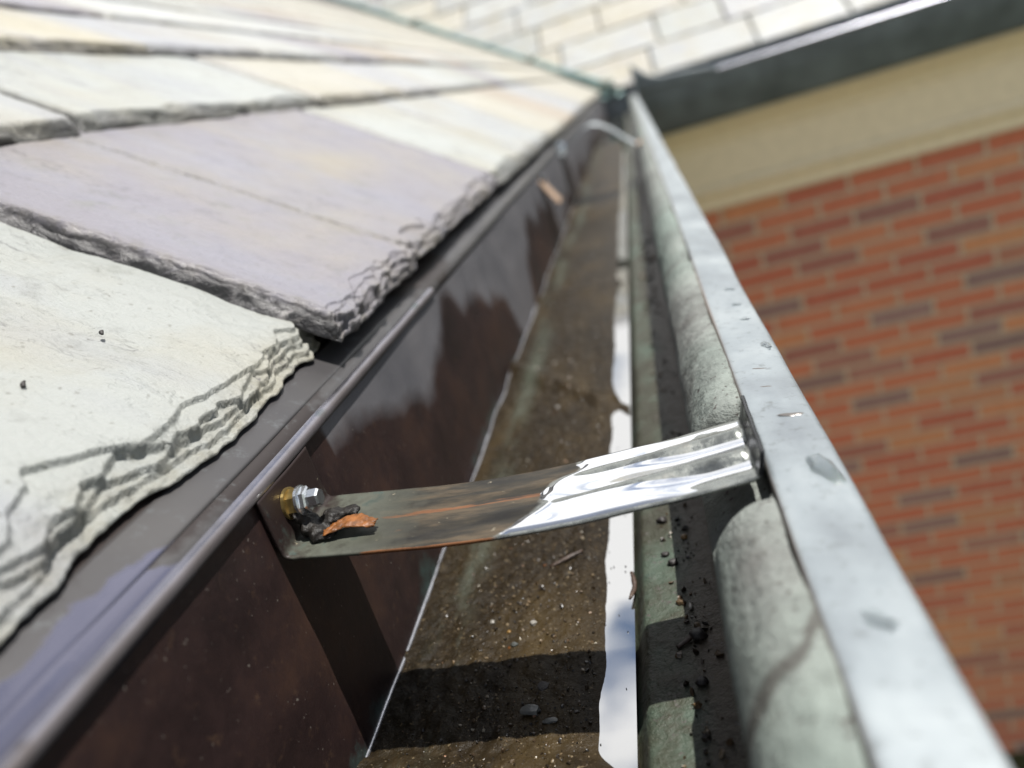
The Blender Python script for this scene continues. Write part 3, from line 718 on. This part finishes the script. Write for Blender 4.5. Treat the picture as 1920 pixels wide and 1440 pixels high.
us = np.unique(Fq); rm = -np.ones(len(V), int); rm[us] = np.arange(len(us))
tag(mk('water_film', V[us], rm[Fq], MAT_FILM, base=(-.03, .22, -.116)), 'mirror bright film of water lying on the ribbed end of the nearest strap', 'water film')
# bolt assembly
def prism(n, r, x0, x1, cy, cz, rot=0, bev=.12):
    ring = []
    for x, k in ((x0, 1), (x1-(x1-x0)*bev, 1), (x1, 1-bev*.8)):
        ring.append([(x, cy+r*k*math.cos(rot+2*math.pi*i/n), cz+r*k*math.sin(rot+2*math.pi*i/n)) for i in range(n)])
    V = [p for r_ in ring for p in r_]; Fc = []
    for a in (0, 1):
        for i in range(n): Fc.append((a*n+i, a*n+(i+1) % n, (a+1)*n+(i+1) % n, (a+1)*n+i))
    Fc.append(tuple(range(2*n, 3*n))); Fc.append(tuple(range(n-1, -1, -1)))
    return V, Fc
by, bz = .2155, -.0988
V, Fc = prism(28, .0056, -.1400, -.1388, by, bz); mk('washer', V, Fc, MAT_BRASS, st1, smooth=False)
V, Fc = prism(6, .0049, -.1389, -.1352, by, bz, .3); mk('lock_nut', V, Fc, MAT_BRASS, st1, smooth=False)
V, Fc = prism(32, .0052, -.1353, -.1340, by-.0004, bz+.0004, 0, .25); mk('washer', V, Fc, MAT_STEEL, st1, smooth=False)
V, Fc = prism(6, .0046, -.1341, -.1318, by-.0004, bz+.0004, .15, .2); mk('nut', V, Fc, MAT_STEEL, st1, smooth=False)
V, Fc = prism(6, .0032, -.1319, -.1278, by-.0004, bz+.0004, .4, .18); mk('bolt', V, Fc, MAT_STEEL, st1, smooth=False)
# muck and orange leaf at the foot of the strap
def lumps(cs, seed): return join([blob(c, r, seed+i, 3, .55, 2.2) for i, (c, r) in enumerate(cs)])
V, Fc = lumps([((-.1355, .2145, -.1072), (.0030, .0050, .0042)), ((-.1320, .2120, -.1092), (.0044, .0048, .0026)), ((-.1288, .2180, -.1085), (.0040, .0042, .0028)), ((-.1245, .2215, -.1095), (.0045, .0036, .0023)), ((-.1365, .2130, -.1025), (.0018, .0034, .0030)), ((-.128, .2110, -.1105), (.003, .003, .0012))], 3)
mo_ = mk('muck_clump', V, Fc, MAT_MUCK, base=(-.132, .214, -.11)); rm_ = mo_.modifiers.new('blend', 'REMESH'); rm_.mode = 'VOXEL'; rm_.voxel_size = .0004; rm_.use_smooth_shade = True
tag(mo_, 'black wet muck clump packed under the bolt on the nearest strap', 'muck')
nl = 26; lv = []
for i in range(nl):
    t = i/(nl-1); cx, cy, cz = -.1285+.0170*t, .2095+.0045*t+.002*math.sin(t*4), -.1098-.0016*t+.0012*math.sin(t*3.1)
    wd = .0022+.0018*math.sin(math.pi*min(1, t*1.05))
    lv.append([(cx+.0006*vn(t*9, j, sd=2), cy+wd*v, cz+.0004+.0006*(1-v*v)+.0004*vn(t*16, v*4, sd=6)+.0003*vn(t*40, v*9, sd=7)) for j, v in enumerate(np.linspace(-1, 1, 11))])
V = np.array(lv, float).reshape(-1, 3); o = solid(mk('leaf_scrap', V, gridf(nl, 11), MAT_LEAF, base=(-.12, .21, -.11)), .0004)
tag(o, 'rotten orange leaf scrap stuck to the nearest strap beside the bolt', 'leaf')

# far strap, bowed up
pa = cr([(-.1400, -.080), (-.1395, -.098), (-.134, -.100), (-.110, -.082), (-.078, -.066), (-.050, -.080), (-.020, -.110), (.004, -.128), (.0115, -.124), (.0126, -.115)], 90).tolist()
st2, P2, al2, q2, X2, Y2, Z2 = strap('strap_hanger', 'far metal strap bowed upward near the dark gutter corner, with an added copper blob for a sun glint', pa, 1.42, 1.50, ribs=False, n=70, nq=9)
o = mk('strap', np.stack([X2, Y2, Z2], -1).reshape(-1, 3), gridf(70, 9), MAT_RIM, st2); solid(o, .0014, 1)
V, Fc = prism(6, .0065, -.1395, -.130, 1.452, -.088); mk('bolt', V, Fc, MAT_STEEL, st2, smooth=False)
V, Fc = blob((.000, 1.425, -.1205), (.0075, .0060, .0050), 2, 3, .06); mk('metal_blob', V, Fc, MAT_GLINT, st2)  # added copper blob in place of a sun glint on the strap
# small tab on the back panel between the straps
tb = thing('metal_tab', 'short tan metal tab sticking out of the gutter back panel between the two straps', 'metal tab', (-.14, 1.09, -.10))
tp = cr([(-.1412, -.100), (-.139, -.108), (-.133, -.119), (-.126, -.131), (-.123, -.136)], 24)
V = np.array([[(p[0], y, p[1]) for y in np.linspace(1.055, 1.10, 8)] for p in tp]).reshape(-1, 3); solid(mk('tab', V, gridf(24, 8), MAT_TAN, tb), .002)
V, Fc = blob((-.1385, 1.078, -.099), (.003, .006, .006), 4, 2, .1); mk('metal_blob', V, Fc, MAT_DARKCU, tb)

# ------------------------------------------------------------------ wing gutter
wg = thing('gutter', 'dark grey gutter along the eave of the building wing, with a shiny rim', 'gutter', (1, YF, -.2))
DZ = -.006
def wsweep(prof, x1=9, n=40):
    P = np.asarray(prof); D = .033-P[:, 0]; xsx = np.linspace(0, 1, n)**1.5
    V = np.array([[(.033-D[k]+(x1-(.033-D[k]))*t, YF+D[k], P[k, 1]+DZ) for k in range(len(P))] for t in xsx]).reshape(-1, 3)
    return V, gridf(n, len(P))[:, ::-1]
V, Fc = wsweep(lin([(-.30, -.0815+(.30-.146)*.667), (-.146, -.0815), (XB, -.0895), (XB, -.197)], 24)); mk('back_panel', V, Fc, MAT_WGUT, wg)
V, Fc = wsweep(np.vstack([lin([(XB, -.197), (-.047, -.20)], 8), FPR[::4]])); mk('trough', V, Fc, MAT_WGUT, wg)
V, Fc = wsweep(rp_[::3]); mk('rim', V, Fc, MAT_WGUT, wg)
V, Fc = wsweep(cr([(.0331, -.1180), (.0335, -.140), (.031, -.165), (.026, -.21), (.015, -.255), (.004, -.295), (-.008, -.330), (-.02, -.352), (-.08, -.3535), (-.1425, -.3535), (-.1442, -.345), (-.1442, -.0895)], 40)); mk('outer_shell', V, Fc, MAT_WGUT, wg)
bead = []
for x in np.linspace(.44, 9, 60):
    bead.append([(x, YF-.008+.0085*math.cos(t), -.114+DZ+.0085*math.sin(t)) for t in np.linspace(0, 2*math.pi, 13)])
V = np.array(bead).reshape(-1, 3); mk('bead', V, gridf(60, 13), MAT_BEAD, wg)
V, Fc = box(-.14, 9, YB+.0045, YB+.02, -.362, -.0905); mk('fascia', V, Fc, MAT_WGUT, wg, smooth=False)
# splash guard on the inside corner
sg = thing('splash_guard', 'dark upright splash guard plate standing on the inside corner of the gutters', 'splash guard', (.034, YF, -.11))
gx = lin([(0.036, 0), (.43, 0)], 40)[:, 0]
topz = np.interp(gx, [.036, .07, .11, .17, .30, .40, .43], [.028, -.010, -.045, -.066, -.080, -.096, -.112])
V = np.array([[(x, YF-.004-.010*math.sin(min(1, x*3)), -.128+(tz+.128)*k) for k in np.linspace(0, 1, 6)] for x, tz in zip(gx, topz)]).reshape(-1, 3)
solid(mk('plate', V, gridf(40, 6), MAT_WGUT, sg), .003)
gy = np.linspace(YF-.004, YF-.45, 24)
topy = np.interp(gy, [YF-.45, YF-.3, YF-.12, YF], [-.110, -.080, -.045, .028])
V = np.array([[(.034, y, -.118+(tz+.118)*k) for k in np.linspace(0, 1, 5)] for y, tz in zip(gy, topy)]).reshape(-1, 3)
solid(mk('plate', V, gridf(24, 5), MAT_WGUT, sg), .003)

# ------------------------------------------------------------------ debris
def rock(c, r, seed, sub=1, nz=.5): return blob(c, r, seed, sub, nz, 1.7)
def silt_z(x, y):
    i = np.argmin(np.abs(ysl-y)); j = np.argmin(np.abs(xs-x)); return Zg[i, j]
GV = []; GF = []; GA = []; n0 = 0
bm = bmesh.new(); bmesh.ops.create_icosphere(bm, subdivisions=1, radius=1); IV = np.array([v.co[:] for v in bm.verts]); IF = np.array([[v.index for v in f.verts] for f in bm.faces]); bm.free()
def grit(c, r, a):
    global n0
    k = 1+.45*(rng.random(len(IV))-.5)*2
    Q = np.linalg.qr(rng.normal(size=(3, 3)))[0]
    GV.append(np.asarray(c)+(IV*k[:, None]*np.asarray(r))@Q); GF.append(IF+n0); GA.append(np.full(len(IV), a)); n0 += len(IV)
for i in range(6500):
    y = .12+.55*rng.random()**1.3; x = -.137+.077*rng.random()**.75
    if rng.random() < .55*(x < -.11): continue
    r = .00022+.00062*rng.random()**5
    grit((x, y, silt_z(x, y)+r*.3), (r*1.2, r, r*.7), rng.random()**1.25)
for i in range(30):
    y = .19+.4*rng.random(); x = -.0572+.010*rng.random()**2.5
    grit((x, y, -.1983), (.0004, .0003, .0002), .1*rng.random())
ff = [(.0, 0)]
def front_z(x): 
    m_ = (FPR[:, 0] < -.006) & (FPR[:, 1] < -.18); return np.interp(x, FPR[m_][:, 0], FPR[m_][:, 1])
for i in range(620):
    y = .12+1.9*rng.random()**2.0
    cl = .5+.5*float(vn(y*34, 3., sd=120))
    if rng.random() > .25+cl: continue
    x = -.0205+.0042*rng.normal()
    if x > -.0085: continue
    r = (.00035+.0011*rng.random()**3)*(1 if y < .6 else 1.8)
    grit((x, y, front_z(x)+r*.3), (r*1.5, r, r*.8), rng.random()**.9*.92)
tag(mk('grit', np.vstack(GV), np.vstack(GF), MAT_GRIT, base=(-.06, .3, -.19), smooth=False, attrs={'rnd': np.concatenate(GA)}), 'fine grit and black bark crumbs scattered over the gutter silt and ledge', 'grit', kind='stuff')

def stick(p0, p1, r, mat, label, name='twig', cat='twig', bend=.0006, seed=0):
    p0, p1 = np.array(p0), np.array(p1); n = 10; V = []; ax = (p1-p0)/np.linalg.norm(p1-p0)
    u_ = np.cross(ax, (0, 0, 1.)); u_ /= np.linalg.norm(u_); v_ = np.cross(ax, u_)
    for i in range(n):
        t = i/(n-1); c = p0+(p1-p0)*t+u_*bend*math.sin(t*3.1)+v_*bend*.4*math.sin(t*5+seed); rr2 = r*(.55+.45*math.sin(math.pi*(.12+.8*t)))*(1+.25*float(vn(t*7, seed, sd=seed)))
        V += [tuple(c+u_*rr2*math.cos(a)+v_*rr2*.7*math.sin(a)) for a in np.linspace(0, 2*math.pi, 9)[:-1]]
    Fc = []
    for i in range(n-1):
        for j in range(8): Fc.append((i*8+j, i*8+(j+1) % 8, (i+1)*8+(j+1) % 8, (i+1)*8+j))
    Fc += [tuple(range(7, -1, -1)), tuple(range((n-1)*8, n*8))]
    return tag(mk(name, V, Fc, mat, base=p0), label, cat)
zf_ = lambda x, y: silt_z(x, y)+.0004
stick((-.0835, .300, zf_(-.0835, .300)), (-.0685, .3075, zf_(-.0685, .3075)+.0005), .0011, MAT_TWIG, 'short brown twig on the silt just below the nearest strap', seed=2)
stick((-.0462, .266, -.1965), (-.0452, .283, -.1955), .0011, MAT_TWIG, 'curled brown bark strip at the right edge of the water', 'bark_strip', 'bark', .0014, seed=5)
def peb(x, y, r, mat, label, name='pebble', cat='pebble', seed=1, sq=(1, .9, .7), sub=2, nz=.45):
    r *= .8; V, Fc = rock((x, y, silt_z(x, y)+r*.2), (r*sq[0], r*sq[1], r*sq[2]), seed, sub, nz); return tag(mk(name, V, Fc, mat, base=(x, y, silt_z(x, y)), smooth=False), label, cat)
peb(-.0871, .2598, .0019, MAT_PALE, 'white angular pebble in the middle of the silt under the nearest strap', seed=4)
peb(-.1055, .2641, .0014, MAT_PALE, 'small cream pebble on the silt nearest the back panel', seed=9)
peb(-.0973, .2571, .0013, MAT_AMBER, 'small amber pebble on the silt between two pale pebbles', seed=13)
peb(-.0937, .2482, .0019, MAT_CHIP, 'mottled grey pebble on the silt left of the water', seed=17)
peb(-.0826, .2109, .0042, MAT_CHIP, 'broad flat slate chip lying on the shaded silt', 'slate_chip', 'slate chip', 21, (1.1, .75, .22), 2, .6)
peb(-.0752, .206, .0030, MAT_CHIP, 'thin dark slate chip beside the broad chip on the silt', 'slate_chip', 'slate chip', 25, (1.2, .6, .2), 2, .6)
peb(-.0795, .2235, .0030, MAT_TWIGD, 'dark leaf fragment on the silt above the broad slate chip', 'leaf_fragment', 'leaf', 27, (.9, 1, .15), 2, .6)
def lp(x, y, r, mat, label, name='bark_crumb', cat='bark', seed=1, sq=(1.3, 1, .8)):
    z = front_z(x); V, Fc = rock((x, y, z+r*.5), (r*sq[0], r*sq[1], r*sq[2]), seed, 2, .75); return tag(mk(name, V, Fc, mat, base=(x, y, z)), label, cat)
lp(-.0292, .3081, .0019, MAT_TWIGD, 'largest black crumb at the top of the ledge under the nearest strap', seed=3)
lp(-.0262, .2740, .0017, MAT_TWIGD, 'black crumb on the ledge between the large crumb and the bark splinter', seed=5)
lp(-.0290, .2815, .0013, MAT_TWIGD, 'black pointed crumb on the ledge nearest the water below the large crumb', seed=8)
lp(-.0203, .2910, .0012, MAT_AMBER, 'tiny orange seed husk on the ledge in the crumb line', 'seed_husk', 'seed husk', 9)
lp(-.0212, .2440, .0013, MAT_PALE, 'tiny pale seed husk on the ledge above the bark splinter', 'seed_husk', 'seed husk', 12, (.7, 1.5, .6))
stick((-.0275, .2235, front_z(-.0275)+.0008), (-.0185, .2300, front_z(-.0185)+.0014), .0012, MAT_TWIG, 'reddish brown bark splinter across the ledge crumbs', 'bark_strip', 'bark', .0004, 7)
lp(-.0195, .2270, .0024, MAT_TWIGD, 'dark clump of bark beside the reddish splinter on the ledge', seed=31)
lp(-.0205, .2050, .0019, MAT_TWIGD, 'dark bark clump on the ledge nearest the bottom of the picture', seed=37)
def onslate(s, y, r, seed, label):
    p = P0+TV*s+np.array([0, y, 0])+NV*(-.0072)
    stick(p+NV*r*.4, p+NV*r*.5+np.array([0, -r*3.2, 0])+TV*-r*2.2, r, MAT_TWIGD, label, 'bark_speck', 'bark', r*.4, seed)
onslate(.0673, .2396, .00075, 3, 'small forked dark speck on the pale green slate')
onslate(.0624, .1944, .0008, 4, 'blurred dark speck at the left on the pale green slate')

# ------------------------------------------------------------------ water drops and flecks on the rim
def rimz(x): 
    return np.interp(x, rp_[:, 0][8:34], rp_[:, 1][8:34])
def drop(x, y, rx, ry, h, rot, label, seed=0, mat=None, name='water_drop', cat='water drop'):
    n, m_ = 28, 9; V = []; 
    for i in range(m_):
        k = 1-i/(m_-1); hh = h*(1-k**2.4)
        for j in range(n):
            a = 2*math.pi*j/n; e = 1+.34*float(vn(math.cos(a)*1.6+seed, math.sin(a)*1.6, sd=seed))+.14*float(vn(math.cos(a)*4+seed, math.sin(a)*4, sd=seed+1))
            px, py = rx*k*e*math.cos(a), ry*k*e*math.sin(a)
            X_, Y_ = x+px*math.cos(rot)-py*math.sin(rot), y+px*math.sin(rot)+py*math.cos(rot)
            V.append((X_, Y_, rimz(X_)+.0001+hh))
    Fc = [(i*n+j, i*n+(j+1) % n, (i+1)*n+(j+1) % n, (i+1)*n+j) for i in range(m_-1) for j in range(n)]
    return tag(mk(name, V, Fc, mat or MAT_DROP, base=(x, y, rimz(x))), label, cat)
drop(.0278, .1965, .0030, .0085, .0026, .10, 'largest water drop on the rim, just below the nearest strap end', 3)
drop(.0290, .2990, .0022, .0050, .0011, .05, 'flat water drop on the outer edge of the rim above the nearest strap', 5)
drop(.0232, .1330, .0030, .0040, .0010, .5, 'blurred water drop on the rim at the bottom right', 7)
MAT_SMUDGE = flat('rim_smudge', (.10, .092, .085), .3, .3, .1, 300, .2)
for k_, (x, y, lbl) in enumerate([(.0219, .2747, 'upper of three thin grey water streaks on the rim by the strap end'), (.0225, .2570, 'middle of three thin grey water streaks on the rim by the strap end'), (.0262, .2330, 'lowest and longest of three thin grey water streaks on the rim by the strap end')]):
    drop(x, y, .0036+.0010*(k_ == 2), .0012, .0004, -.12, lbl, 20+k_, MAT_SMUDGE, 'water_streak', 'water streak')
for k_, (x, y) in enumerate([(.0253, .387), (.0254, .359), (.0262, .335)]):
    drop(x, y, .0026, .0016, .0005, -.3, ['highest', 'second', 'third'][k_]+' of the small water drops farther along the rim', 40+k_, None)
